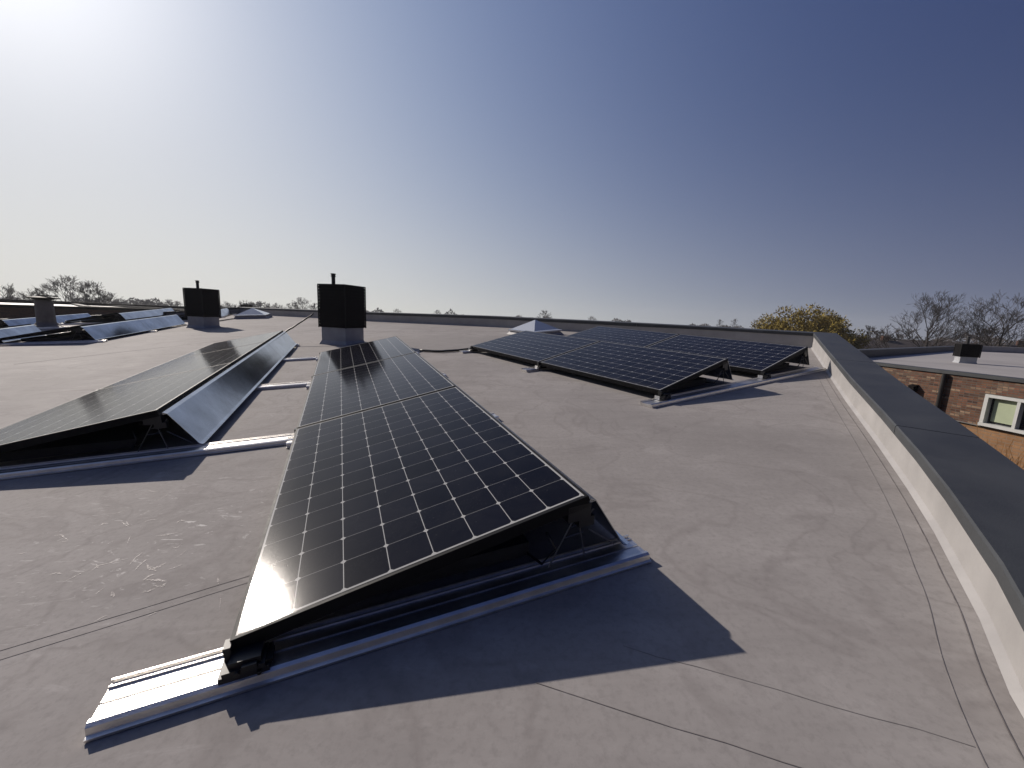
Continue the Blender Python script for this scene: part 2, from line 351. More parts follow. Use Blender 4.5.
# coping in lengths with open joints: top plate, inner and outer drip
ci, co_ = offset(path, -.012), offset(path, .315); ci2 = offset(path, -.007)
def lerp(a, c, t): return tuple(a[k]+(c[k]-a[k])*t for k in range(len(a)))
def coping_piece(stations):
    b = MB(); prof = []
    for i, t in stations:
        j = min(i+1, len(path)-1)
        a = lerp(ci[i], ci[j], t); c2 = lerp(ci2[i], ci2[j], t); o = lerp(co_[i], co_[j], t); z = lerp((path[i][2],), (path[j][2],), t)[0]
        lip_ = .034 if i < 10 else .016; prof.append([(a[0],a[1],z-lip_),(a[0],a[1],z+.028),(c2[0],c2[1],z+.036),(o[0],o[1],z+.026),(o[0],o[1],z-.03),(lerp(o,a,.05)[0],lerp(o,a,.05)[1],z-.03),(lerp(o,a,.06)[0],lerp(o,a,.06)[1],z-.002)])
    n = len(prof[0]); vv = [p for r in prof for p in r]; fs = []
    for k in range(len(prof)-1):
        for q in range(n): fs.append((k*n+q, k*n+(q+1) % n, (k+1)*n+(q+1) % n, (k+1)*n+q))
    fs += [tuple(range(n)), tuple((len(prof)-1)*n+q for q in range(n-1,-1,-1))]
    b.add(vv, fs); return b.build('coping', M['coping'], bld)
breaks = [(0,0),(1,0),(3,0),(4,.0),(5,.4),(6,.4),(7,.3),(9,.0),(11,0),(12,.12),(14,.42),(19,.3),(22,.5),(24,0)]
def pos(bk): i, t = bk; return i+t
for k in range(len(breaks)-1):
    s0, s1 = breaks[k], breaks[k+1]; g_ = .009
    i0, t0 = s0; i1, t1 = s1
    seglen = lambda i: (Vector(inner[min(i+1, len(inner)-1)])-Vector(inner[i])).length or 1
    st = [(i0, t0 + g_/seglen(i0))]
    for i in range(i0+1, i1+(1 if t1 > 0 else 0)): st.append((i, 0))
    if t1 > 0: st.append((i1, t1))
    else: st.append((i1-1, 1-0.0*g_))
    coping_piece(st)
def strip(name, pts, wd, th, mat, parent=bld, z=.0):
    b = MB(); pts = [Vector((p[0], p[1], 0)) for p in pts]; L_ = []
    for i, p in enumerate(pts):
        d = (pts[min(i+1, len(pts)-1)]-pts[max(i-1, 0)]).normalized(); n = Vector((-d.y, d.x, 0)); L_.append((p-n*wd/2, p+n*wd/2))
    prof = []
    for a, c in L_: prof.append([(a.x,a.y,z+.0005),(a.x*.9+c.x*.1,a.y*.9+c.y*.1,z+th),(a.x*.1+c.x*.9,a.y*.1+c.y*.9,z+th),(c.x,c.y,z+.0005)])
    vv = [p for r in prof for p in r]; fs = []
    for k in range(len(prof)-1):
        for q in range(3): fs.append((k*4+q, k*4+q+1, (k+1)*4+q+1, (k+1)*4+q))
    b.add(vv, fs); return b.build(name, mat, parent)
rng = random.Random(4)
def wob(p0, p1, n=14, a=.006):
    return [(p0[0]+(p1[0]-p0[0])*i/n+rng.uniform(-a, a), p0[1]+(p1[1]-p0[1])*i/n+rng.uniform(-a, a)) for i in range(n+1)]
# welded strip that follows the parapet, and its inner line
near = path[11:23]
def smooth(P):
    res = []
    for i in range(len(P)-1):
        p0, p1, p2, p3 = P[max(i-1, 0)], P[i], P[i+1], P[min(i+2, len(P)-1)]
        for q in range(5):
            t = q/5; res.append(tuple(.5*((2*p1[k])+(-p0[k]+p2[k])*t+(2*p0[k]-5*p1[k]+4*p2[k]-p3[k])*t*t+(-p0[k]+3*p1[k]-3*p2[k]+p3[k])*t**3) for k in (0, 1)))
    return res+[P[-1]]
e1 = smooth(offset(path, -.055)[12:24]); e2 = smooth(offset(path, -.125)[12:24])
strip('membrane_seam', [p for p in e1], .0032, .0015, M['seam_dirt'])
strip('membrane_seam', [p for p in e2], .0025, .0012, M['seam'])
strip('membrane_seam', wob((-3.2,-.2), (-.80,1.24), 14, .002), .0025, .0008, M['seam_dirt'])
strip('membrane_seam', wob((-3.2,-.27), (-.80,1.20), 14, .002), .002, .0008, M['seam_dirt'])
strip('membrane_seam', wob((.06,.80), (.85,.53), 8, .003), .002, .0010, M['seam_dirt'])
strip('membrane_seam', wob((.30,.905), (.98,.66), 8, .003), .002, .0008, M['seam'])
strip('membrane_seam', wob((-6.5,5.2), (-3.8,12.0)), .02, .0012, M['seam'])
strip('membrane_seam', wob((-3.9,9.3), (1.0,9.35)), .015, .0012, M['seam'])
strip('membrane_seam', wob((-1.2,7.4), (.2,7.5)), .012, .0012, M['seam'])

# pale scuffs scraped into the membrane where the rails were dragged
SCUFFS = [
    ([(-1.348, 1.237), (-1.364, 1.28), (-1.365, 1.312)], 0.00315),
    ([(-1.305, 1.21), (-1.313, 1.244), (-1.316, 1.275)], 0.0036),
    ([(-1.297, 1.248), (-1.253, 1.217), (-1.237, 1.23), (-1.229, 1.254)], 0.0072),
    ([(-1.284, 1.237), (-1.227, 1.207)], 0.0045),
    ([(-1.231, 1.162), (-1.231, 1.187), (-1.214, 1.194)], 0.00405),
    ([(-1.225, 1.165), (-1.19, 1.165), (-1.15, 1.159)], 0.00495),
    ([(-1.148, 1.156), (-1.143, 1.135), (-1.175, 1.137)], 0.0054),
    ([(-1.155, 1.129), (-1.171, 1.114), (-1.19, 1.107)], 0.0036),
    ([(-1.452, 1.204), (-1.456, 1.237), (-1.419, 1.258), (-1.383, 1.28)], 0.0027),
    ([(-1.493, 1.147), (-1.48, 1.185), (-1.469, 1.221)], 0.00225),
    ([(-1.445, 1.227), (-1.467, 1.243)], 0.00405),
    ([(-1.285, 1.112), (-1.259, 1.089)], 0.0054),
    ([(-1.697, 1.482), (-1.696, 1.501), (-1.676, 1.501)], 0.0036),
    ([(-1.638, 1.516), (-1.6, 1.493), (-1.567, 1.474)], 0.0027),
    ([(-1.616, 1.516), (-1.579, 1.487)], 0.00225),
    ([(-1.542, 1.5), (-1.527, 1.525), (-1.491, 1.535)], 0.00225),
    ([(-1.811, 1.415), (-1.785, 1.421), (-1.713, 1.381)], 0.0027),
    ([(-1.739, 1.373), (-1.714, 1.38)], 0.00225),
    ([(-1.403, 1.413), (-1.367, 1.42), (-1.337, 1.435)], 0.0027),
    ([(-1.196, 1.214), (-1.177, 1.229), (-1.162, 1.247)], 0.0027),
    ([(-1.222, 0.99), (-1.215, 1.006), (-1.206, 1.016)], 0.0027),
    ([(-1.326, 1.097), (-1.329, 1.114), (-1.329, 1.129)], 0.0018),
    ([(-1.396, 1.5), (-1.395, 1.525), (-1.368, 1.519)], 0.0027),
    ([(-1.471, 1.364), (-1.502, 1.41)], 0.0018),
    ([(-1.284, 1.343), (-1.259, 1.337), (-1.261, 1.364)], 0.0027),
    ([(-1.213, 1.279), (-1.213, 1.327)], 0.00225),
    ([(-1.576, 1.191), (-1.564, 1.2), (-1.536, 1.195)], 0.00405),
    ([(-1.815, 1.298), (-1.801, 1.307), (-1.784, 1.313)], 0.0018),
    ([(-1.697, 1.427), (-1.693, 1.433)], 0.00405),
    ([(-1.543, 1.357), (-1.541, 1.386)], 0.0018),
    ([(-1.759, 1.566), (-1.716, 1.581), (-1.691, 1.615)], 0.00135),
    ([(-0.968, 1.146), (-0.992, 1.177)], 0.0027),
    ([(-1.632, 1.652), (-1.63, 1.735), (-1.641, 1.826)], 0.00112),
    ([(-0.927, 1.1), (-0.886, 1.035)], 0.0018),
    ([(-1.773, 1.786), (-1.705, 1.766)], 0.00225),
    ([(-1.241, 1.073), (-1.242, 1.1)], 5e-05),
    ([(-1.085, 1.011), (-1.067, 1.03)], 0.0018),
]
b = MB(); rr = random.Random(21)
for pts, wd in SCUFFS:
    P3 = []
    for i in range(len(pts)-1):
        for t in range(5): P3.append(lerp(pts[i], pts[i+1], t/5))
    P3.append(pts[-1]); n = len(P3); L2 = []
    for i, p in enumerate(P3):
        a = Vector(P3[max(i-1, 0)]); c = Vector(P3[min(i+1, n-1)]); d = (c-a).normalized(); nn = Vector((-d.y, d.x)); k = .95*wd*math.sin(math.pi*(i+.35)/(n-.3))*rr.uniform(.45, 1.3)
        o = nn*rr.uniform(-.25, .25)*wd
        L2 += [(p[0]+o.x-nn.x*k, p[1]+o.y-nn.y*k, .0012), (p[0]+o.x+nn.x*k, p[1]+o.y+nn.y*k, .0012)]
    b.add(L2, [(2*i, 2*i+2, 2*i+3, 2*i+1) for i in range(n-1)])
b.build('scuff_marks', M['scuff'], bld)

# ---------------------------------------------------------------- solar arrays
PL, PW, GAP = 1.690, 1.046, .020; PITCHP = PL+GAP
AL = R(9.75); Z0 = .100; CA, SA = math.cos(AL), math.sin(AL)
def make_panel():
    """a landscape module: x up the slope, y along the row, top surface at z = 0"""
    b = MB(); lip, dep, w_ = .0100, .040, .013
    for (x0, x1, y0, y1) in ((0,w_,0,PL),(PW-w_,PW,0,PL),(w_,PW-w_,0,w_),(w_,PW-w_,PL-w_,PL)):
        b.box(x0, x1, y0, y1, -dep, -.004)
    for (x0, x1, y0, y1) in ((0,lip,0,PL),(PW-lip,PW,0,PL),(lip,PW-lip,0,lip),(lip,PW-lip,PL-lip,PL)):
        b.box(x0, x1, y0, y1, -.004, 0.0004)
    fr = b.build('solar_panel', M['frame'])
    b = MB(); b.box(lip+.0002, PW-lip-.0002, lip+.0002, PL-lip-.0002, -.0036, -.0002)
    b.build('glass', M['glass'], fr)
    b = MB(); b.box(w_+.001, PW-w_-.001, w_+.001, PL-w_-.001, -.012, -.006)
    b.build('backsheet', M['backsheet'], fr)
    return fr
RAILP = [(-.072,0),(-.072,.006),(-.063,.008),(-.060,.024),(-.051,.029),(-.040,.028),(-.034,.022),(-.004,.022),(-.003,.0185),(.003,.0185),(.004,.022),(.038,.022),(.039,.027),(.043,.027),(.044,.022),(.055,.022),(.056,.030),(.061,.030),(.062,0)]
def rail(parent, u, v0, v1, turn=0.0, name='rail'):
    b = MB(); b.prism([(a, z+.002) for a, z in RAILP], v0, v1, 'x')
    o = b.build(name, M['alu'], parent); o.location = (0, u, 0); o.rotation_euler = (0, 0, turn); return o
def low_clamp(parent, u, mat='plastic', s=1):
    b = MB()
    b.box(-.022,.085,-.040,.034,.026,.044); b.box(-.012,.078,-.044,.020,.0441,.058); b.box(.002,.070,-.036,.026,.0581,.074)
    b.box(-.012,.004,-.008,.024,.0581,.096); b.box(.030,.062,-.048,-.020,.048,.066); b.box(.050,.092,-.030,.010,.0441,.052)
    b.tube([(.020,-.052,.052),(.020,.03,.052)],.006,8); b.tube([(.064,-.049,.036),(.064,.03,.036)],.005,8)
    o = b.build('clamp', M[mat], parent); o.location = (0, u, 0); return o
def high_support(parent, u):
    v = PW*CA; zt = Z0+PW*SA-.04
    b = MB()
    b.box(v-.075, v+.012, -.02, .03, zt-.045, zt+.012); b.box(v-.09, v-.03, -.014, .022, zt-.018, zt+.002); b.box(v-.03, v+.03, -.016, .02, zt-.075, zt-.04)
    o = b.build('support_head', M['plastic'], parent); o.location = (0, u, 0)
    b = MB(); r_ = .0028
    for dv in (-.055, .02):
        b.tube([(v-.03+dv*.25, 0, zt-.05), (v-.03+dv*1.9, 0, .03)], r_, 6)
    b.tube([(v-.05,0,zt-.075),(v-.022,0,zt-.07)], r_, 6); b.tube([(v-.075,0,zt-.11),(v-.004,0,zt-.105)], r_, 6)
    b.tube([(v+.005,0,zt-.06),(v+.034,0,zt-.025)], r_, 6); b.tube([(v+.02,0,zt-.10),(v+.13,0,.05)], r_, 6)
    o2_ = b.build('support_strut', M['wire'], parent); o2_.location = (0, u, 0)
DEF = [(1.045,.242),(1.050,.256),(1.072,.246),(1.200,.042),(1.216,.035),(1.228,.040)]
def deflector(parent, u0, u1):
    th = .0018; up = DEF; lo = [(a-th*1.2, z-th*1.2) for a, z in DEF]
    b = MB(); b.prism(up+lo[::-1], u0, u1, 'y')
    o = b.build('wind_deflector', M['zinc'], parent)
    return o
proto_panel = make_panel(); first = [True]
def array(name, x, y, yaw, n, label, rails, near_end=True, s=1.0, clip='plastic', rail_ext=None):
    mw = T @ Matrix.Translation((x, y, 0)) @ Matrix.Rotation(-yaw, 4, 'Z') @ Matrix.Scale(s, 4)
    root = empty(name, mw, label, 'solar array', 'rows of solar panels on the roof')
    for k in range(n):
        p = proto_panel if first[0] else copy_tree(proto_panel)
        first[0] = False
        p.parent = root; p.location = (0, k*PITCHP, Z0); p.rotation_euler = (0, -AL, 0)
        deflector(root, k*PITCHP+.002+(.012 if k == 0 else 0), (k+1)*PITCHP-.004)
    for r_ in rails: rail(root, *r_)
    for k in range(n+1):
        u = k*PITCHP-.01 if 0 < k < n else (.02 if k == 0 else n*PITCHP-.04)
        low_clamp(root, u - (.03 if k == 0 else 0)); high_support(root, u)
    if clip != 'plastic' or True:
        for k in range(n+1):
            u = max(.0, min(k*PITCHP-.01, n*PITCHP-.03))
            b = MB(); b.box(-.036,-.030,-.024,.024,.046,.080)
            if clip == 'galv': b.build('clip_plate', M['galv'], root).location = (-.004, u, -.02)
    b = MB()  # added dark slabs, block the view under the panels and stand in for shade
    for k in range(n):
        for c_ in range(3):
            b.box(.24+.01*c_, .86, k*PITCHP+.10+c_*.52, k*PITCHP+.58+c_*.52, .036, .086)
    b.build('shade_filler_slabs', M['shade_filler'], root)
    # string cables hanging under the ridge
    b = MB(); rr = random.Random(int(x*100))
    for q in range(n):
        pts = []; u0 = q*PITCHP+.05
        for i in range(13): pts.append((PW*CA-.10+rr.uniform(-.02,.02), u0+i*(PITCHP-.1)/12, Z0+PW*SA-.09-.05*math.sin(i*.9)**2+rr.uniform(-.01,.01)))
        b.tube(pts, .004, 5)
    b.tube([(PW*CA-.14,.03,.16),(PW*CA-.12,.0,.11),(PW*CA-.16,.02,.05),(PW*CA-.2,.2,.035)], .0045, 5)
    b.build('string_cable', M['cable'], root, smooth=True)
    return root
main = array('solar_array', -.698, .826, -.393, 3, 'large nearest row of three solar panels, sun glare on its low corner', [(.006,-.262,1.262),(1.70,-.06,1.33),(3.33,-.06,1.33),(5.05,-.06,1.33)])
left = array('solar_array', -2.985, 1.850, -.378, 3, 'row of solar panels behind the nearest row, reflecting pale sky, blank steel deflector facing it',
      [(-.03,-.1,1.73),(1.68,-.1,1.74),(3.42,-.1,1.73),(5.05,-.12,1.26)], s=.985)
ra = array('solar_array', 1.269, 3.349, -.592, 2, 'front row of the pair of solar panel rows beside the parapet corner', [(-.030,-.21,2.84,-.050),(1.72,-.20,2.80,-.050),(3.42,-.16,2.78,-.050)], clip='galv')
rb = array('solar_array', 2.650, 4.186, -.588, 2, 'rear row of the pair, closest to the back parapet corner', [], clip='galv')
def far_array(bx, by, yaw, n, s, label, v0=-.12, end=False):
    V = Vector((math.cos(yaw), -math.sin(yaw))); U = Vector((math.sin(yaw), math.cos(yaw)))
    o = Vector((bx, by)) - V*1.29*s
    if end: o -= U*n*PITCHP*s
    return array('solar_array', o.x, o.y, yaw, n, label, [(k*PITCHP-(.03 if k else .0), v0, 1.33) for k in range(n+1)], s=s)
far_array(-7.616, 7.492, -.322, 2, 1.14, 'far solar row whose blue steel back ends at the second black chimney', v0=-1.5)
far_array(-9.56, 8.41, -.44, 2, 1.0, 'far solar row at the photo left edge, in front of the grey vent stack', end=True)
far_array(-11.11, 11.918, -.377, 2, 1.12, 'short far solar row just left of and beyond the second black chimney')
far_array(-12.30, 10.05, -.294, 2, .90, 'far solar row standing behind the grey vent stack, glare on its near end')
far_array(-10.72, 15.85, -.40, 2, 1.0, 'farthest solar row, mostly hidden behind the second black chimney', end=True)

# ---------------------------------------------------------------- chimneys
def chimney(x, y, yaw, label, s=.5, base=.285, box=.735, pipe=.20, group='black louvred chimneys', pp=(-.07, .0), world=False, sb=1.0):
    c = Vector((x, y, 0)) if world else T @ Vector((x, y, 0))
    if world: c.z = world
    root = empty('chimney', Matrix.Translation(c) @ Matrix.Rotation(yaw, 4, 'Z'), label, 'chimney', group)
    h = s/2
    b = MB(); b.box(-h, h, -h, h, -.06, base+.02); b.add([(-h-.035,-h-.035,-.03),(h+.035,-h-.035,-.03),(h+.035,h+.035,-.03),(-h-.035,h+.035,-.03),(-h,-h,.05),(h,-h,.05),(h,h,.05),(-h,h,.05)], [(0,1,5,4),(1,2,6,5),(2,3,7,6),(3,0,4,7)])
    b.build('base', M['wrap'], root)
    b = MB(); H = h+.028
    b.box(-H+.012, H-.012, -H+.012, H-.012, base, base+box-.01)
    n = 13
    for i in range(n):                                   # horizontal slats all round
        z0 = base+.012+i*(box-.035)/n; z1 = z0+(box-.035)/n*.80
        b.box(-H, H, -H, -H+.010, z0, z1); b.box(-H, H, H-.010, H, z0, z1); b.box(-H, -H+.010, -H+.011, H-.011, z0, z1); b.box(H-.010, H, -H+.011, H-.011, z0, z1)
    bx = b.build('louvre_box', M['louvre'], root)
    b = MB()
    b.box(-H-.006, H+.006, -H-.006, H+.006, base+box-.022, base+box)
    for sx in (-1, 1):
        for sy in (-1, 1): b.box(sx*H-.008, sx*H+.008, sy*H-.008, sy*H+.008, base-.004, base+box-.023)
    b.build('corner_trim', M['louvre_edge'], bx)
    b = MB(); z = base+box; px_, py_ = pp
    b.lathe([(.032,z-.01),(.032,z+pipe*.72),(.045,z+pipe*.74),(.045,z+pipe*.80),(.036,z+pipe*.82),(.036,z+pipe*.93),(.050,z+pipe*.94),(.046,z+pipe),(.001,z+pipe+.008)], 16, (px_, py_))
    b.build('flue_pipe', M['pipe'], root, smooth=False)
    return root
chimney(-3.078, 7.354, R(74), 'black slatted chimney box on grey base, beyond the nearest solar row', base=.277, box=.745, pp=(.0, .18))
chimney(-7.98, 10.542, R(82), 'smaller looking black slatted chimney box with blue solar backs either side of it', s=.46, base=.27, box=.705, pp=(.0, .10))

# ---------------------------------------------------------------- skylights, vent, cables
def skylight(x, y, yaw, size, curb, rise, label):
    root = empty('skylight', T @ Matrix.Translation((x, y, 0)) @ Matrix.Rotation(yaw, 4, 'Z'), label, 'skylight', 'pyramid skylights')
    h = size/2; b = MB()
    b.add([(-h-.06,-h-.06,0),(h+.06,-h-.06,0),(h+.06,h+.06,0),(-h-.06,h+.06,0),(-h,-h,curb),(h,-h,curb),(h,h,curb),(-h,h,curb)], [(0,1,5,4),(1,2,6,5),(2,3,7,6),(3,0,4,7),(4,5,6,7)])
    b.build('curb', M['upstand'], root)
    b = MB(); e = h+.03; N = 6; vv = []; 
    b.add([(-e,-e,curb+.004),(e,-e,curb+.004),(e,e,curb+.004),(-e,e,curb+.004),(-e,-e,curb+.035),(e,-e,curb+.035),(e,e,curb+.035),(-e,e,curb+.035),(-e+.05,-e+.05,curb+.045),(e-.05,-e+.05,curb+.045),(e-.05,e-.05,curb+.045),(-e+.05,e-.05,curb+.045),(0,0,curb+rise)],
          [(3,2,1,0),(0,1,5,4),(1,2,6,5),(2,3,7,6),(3,0,4,7),(4,5,9,8),(5,6,10,9),(6,7,11,10),(7,4,8,11),(8,9,12),(9,10,12),(10,11,12),(11,8,12)])
    b.build('dome', M['dome'], root)
    return root
skylight(-8.85, 14.0, R(20), .86, .09, .25, 'white pyramid skylight by the back parapet between the two black chimneys')
skylight(.50, 8.75, R(40), .76, .07, .24, 'pale pyramid skylight behind the paired solar rows')
root = empty('vent_stack', Matrix.Translation(T @ Vector((-11.95, 10.45, 0))), 'round grey vent stack with a flat dark cap among the far solar rows', 'vent')
b = MB(); b.lathe([(.30,-.05),(.28,.05),(.22,.08),(.175,.14),(.165,.66),(.14,.70),(.001,.70)], 28); b.build('pipe', M['render_'], root, smooth=False)
b = MB(); b.lathe([(.001,.70),(.12,.70),(.20,.725),(.30,.735),(.30,.76),(.10,.785),(.001,.79)], 28); b.box(-.05,.32,-.06,.06,.792,.82); b.build('cap', M['louvre_edge'], root)
def cable(name, pts, rad, label):
    b = MB(); P3 = []
    for i in range(len(pts)-1):
        for t in range(6): P3.append(lerp(pts[i], pts[i+1], t/6))
    P3.append(pts[-1]); rr = random.Random(3)
    P3 = [(x+rr.uniform(-.008,.008), y+rr.uniform(-.008,.008), z+rad) for x, y, z in P3]
    o = b; b.tube(P3, rad, 8); o = b.build(name, M['cable'], None, T.copy(), smooth=True); return tag(o, label, 'cable', 'black cables between the rows')
cable('roof_cable', [(-1.43,6.25,.004),(-1.1,6.14,.004),(-.85,6.25,.004),(-.62,6.42,.005)], .018, 'black cable on the roof running from the nearest row to the paired rows')
cable('roof_cable', [(-4.02,7.02,.16),(-3.86,7.22,.30),(-3.66,7.56,.50)], .014, 'black cable rising from the end of the pale row to the nearest chimney')
cable('roof_cable', [(-8.8,11.6,.004),(-9.0,12.7,.004),(-9.15,13.4,.004)], .016, 'short black cable between the far chimney and the white skylight')

# ---------------------------------------------------------------- the neighbouring building beyond the parapet
F0 = Vector((8.63, 9.52)); tdir = Vector((.164, -.9865)); ndir = Vector((-tdir.y, tdir.x)) # ndir points away from us
NBM = Matrix.Translation((F0.x, F0.y, 0)) @ Matrix(((tdir.x, ndir.x, 0, 0), (tdir.y, ndir.y, 0, 0), (0, 0, 1, 0), (0, 0, 0, 1)))
nb = empty('brick_building', NBM, 'low brown brick building with pale flat roof and white window beyond the parapet', 'building')
TOPZ = .275
S0, S1 = -1.27, 16.0
b = MB()   # upper wall with a hole for the window: x along the facade, y into the building, z world
wx0, wx1, wz0, wz1 = 1.99, 4.05, -.70, -.095
for (xa, xb, za, zb) in ((S0, wx0, -.70, TOPZ-.10), (wx1, S1, -.70, TOPZ-.10), (wx0, wx1, wz1, TOPZ-.10)):
    b.box(xa, xb, 0, .22, za, zb)
# plan of the building in facade coordinates: front left, back left, back right, front right
inv = NBM.inverted()
Bk = inv @ Vector((23.6, 21.9, 0)); Ck = inv @ Vector((41.0, 21.5, 0))
PLAN = [Vector((S0, .0, 0)), Vector((Bk.x, Bk.y, 0)), Vector((Ck.x, Ck.y, 0)), Vector((S1, .0, 0))]
def wallseg(b, p, q, th, z0, z1, ins=0.0):
    d = (q-p).normalized(); n = Vector((d.y, -d.x, 0)); p2 = p+n*ins; q2 = q+n*ins
    a = [p2, q2, q2+n*th, p2+n*th]
    b.add([(v.x, v.y, z0) for v in a]+[(v.x, v.y, z1) for v in a], [(0,3,2,1),(4,5,6,7),(0,1,5,4),(1,2,6,5),(2,3,7,6),(3,0,4,7)])
for k in range(3):
    d_ = (PLAN[k+1]-PLAN[k]).normalized(); wallseg(b, PLAN[k]+d_*(.221 if k == 0 else .0), PLAN[k+1]-d_*.222, .22, GZ, TOPZ-.10)
b.build('wall', M['brick_mix'], nb)
b = MB(); b.box(S0, S1, .03, .219, GZ, -.722); b.build('lower_wall', M['brick_orange'], nb)['label'] = 'orange brick lower wall'
b = MB(); b.box(S0-.01, S1, -.012, .20, -.721, -.7005); b.build('sill_band', M['render_'], nb)
b = MB(); b.add([(v.x, v.y+(.01 if k in (0,3) else 0), TOPZ-.06) for k, v in enumerate(PLAN)], [(0,1,2,3)]); b.build('roof', M['pale_roof'], nb)
b = MB()
b.box(S0-.03, S1+.03, -.035, .22, TOPZ-.085, TOPZ-.02); wallseg(b, PLAN[0]+(PLAN[1]-PLAN[0]).normalized()*.30, PLAN[1], .28, TOPZ-.085, TOPZ+.17, -.03); wallseg(b, PLAN[2], PLAN[3]-(PLAN[3]-PLAN[2]).normalized()*.3, .28, TOPZ-.085, TOPZ, -.03)
b.build('coping', M['coping'], nb)
b = MB(); d_ = (PLAN[2]-PLAN[1]).normalized(); wallseg(b, PLAN[1]+d_*.3, PLAN[2]-d_*.3, .28, TOPZ-.085, TOPZ+.24, -.03); b.build('upstand', M['upstand'], nb)
def window(x0, x1, z0, z1):
    b = MB(); f = .055
    b.box(x0, x1, -.025, .10, z1-f, z1); b.box(x0, x1, -.045, .10, z0, z0+f); b.box(x0, x0+f, -.025, .10, z0+f+.001, z1-f-.001); b.box(x1-f, x1, -.025, .10, z0+f+.001, z1-f-.001)
    mx = x0+.47; b.box(mx-.022, mx+.022, -.02, .095, z0+f+.001, z1-f-.001)
    fr = b.build('window', M['white_frame'], nb)
    b = MB(); b.box(x0+f, mx-.022, .082, .088, z0+f, z1-f); b.box(mx+.022, x1-f, .082, .088, z0+f, z1-f); b.build('pane', M['sheetglass'], fr)
    b = MB(); b.box(x0+f+.045, mx-.03, .066, .076, z0+f+.045, z1-f-.005); b.build('blind', M['blind'], fr)
window(wx0+.003, wx1-.003, wz0+.002, wz1-.003)
b = MB(); b.tube([(1.32,-.055,TOPZ-.09),(1.32,-.055,-.62),(1.32,-.055,GZ+.05)], .038, 12)
for z in (.10, -.25, -.60): b.box(1.27, 1.37, -.06, -.001, z-.012, z+.012)
b.build('downpipe', M['pipe'], nb)
b = MB(); b.box(.76, .87, -.12, -.002, -.27, -.16); b.prism([(-.125,-.1599),(-.001,-.1599),(-.001,-.12)], .75, .88, 'x'); b.tube([(.815,-.08,-.271),(.815,-.08,-.30)], .035, 10)
b.build('wall_lamp', M['louvre'], nb)
chimney(12.75, 11.45, R(62), 'low black slatted chimney box on the pale roof of the brick building', s=.34, base=.18, box=.36, pipe=.20, world=TOPZ-.06, pp=(.0, .03))

# ---------------------------------------------------------------- the wing of the school far to the left
wing = empty('brick_wing', Matrix.Translation((-26.5, 22.0, .26)) @ Matrix.Rotation(R(66), 4, 'Z'), 'dark brown wing with pale flat roof behind the far solar rows', 'building')
b = MB(); b.box(-30, 9, 0, 16, GZ-.3, .02); b.build('wall', M['brick_brown'], wing)
b = MB(); b.add([(-29.7,.3,.05),(8.7,.3,.05),(8.7,15.7,.05),(-29.7,15.7,.05)], [(0,1,2,3)]); b.build('roof', M['pale_roof'], wing)
b = MB(); b.box(-30.1,9.1,-.1,.28,.021,.16); b.box(-30.1,9.1,15.72,16.1,.021,.32); b.box(8.72,9.1,.281,15.719,.021,.16); b.build('coping', M['louvre_edge'], wing)
wing2 = empty('brick_wing', Matrix.Translation((-22.2, 33.5, .12)) @ Matrix.Rotation(R(50), 4, 'Z'), 'far dark wing with pale roof, under the tiny far chimney', 'building')
b = MB(); b.box(-9, 16, 0, 12, GZ-.2, .10); b.build('wall', M['dark_wood'], wing2)
b = MB(); b.add([(-8.7,.3,.13),(15.7,.3,.13),(15.7,11.7,.13),(-8.7,11.7,.13)], [(0,1,2,3)]); b.build('roof', M['pale_roof'], wing2)
b = MB(); b.box(-9.1,16.1,-.1,.28,.101,.30); b.box(-9.1,16.1,11.72,12.1,.101,.42); b.box(-9.1,-8.72,.281,11.719,.101,.30); b.build('coping', M['louvre_edge'], wing2)
chimney(-23.6, 36.0, R(30), 'tiny far black chimney on the pale roof of the far wing', s=.8, base=.1, box=.75, pipe=.15, world=.13, pp=(0,0))

# ---------------------------------------------------------------- houses among the trees
def house(x, y, yaw, L_, D, eave, ridge, label):
    root = empty('house', Matrix.Translation((x, y, GZ)) @ Matrix.Rotation(yaw, 4, 'Z'), label, 'house', 'bungalows beyond the brick building')
    b = MB(); b.box(-L_/2, L_/2, -D/2, D/2, 0, eave)
    for sx in (-1, 1): b.prism([(-D/2,eave),(D/2,eave),(0,ridge-.1)], sx*L_/2-.1*sx, sx*L_/2, 'x')
    b.build('wall', M['brick_brown'], root)
    b = MB(); o = .4
    for sy in (-1, 1):
        b.add([(-L_/2-o,sy*(D/2+o),eave-.2),(L_/2+o,sy*(D/2+o),eave-.2),(L_/2+o,0,ridge),(-L_/2-o,0,ridge),(-L_/2-o,sy*(D/2+o),eave-.05),(L_/2+o,sy*(D/2+o),eave-.05),(L_/2+o,0,ridge+.15),(-L_/2-o,0,ridge+.15)],
              [(0,1,2,3),(4,5,6,7),(0,1,5,4),(1,2,6,5),(3,0,4,7)])
    b.build('roof', M['tile'], root)
    b = MB(); b.box(L_*.2, L_*.2+.6, -.3, .3, ridge-.3, ridge+.7); b.build('chimney_stack', M['brick_brown'], root)
    return root
house(44, 52, R(-20), 11, 8, 2.3, 4.1, 'dark tiled bungalow right of the yellow tree, nearest the parapet corner')
house(56, 49, R(-35), 14, 8, 2.2, 4.3, 'dark tiled bungalow in front of the first tall bare tree')
house(70, 44, R(-50), 14, 9, 2.3, 4.4, 'dark tiled bungalow between the two tall bare trees')

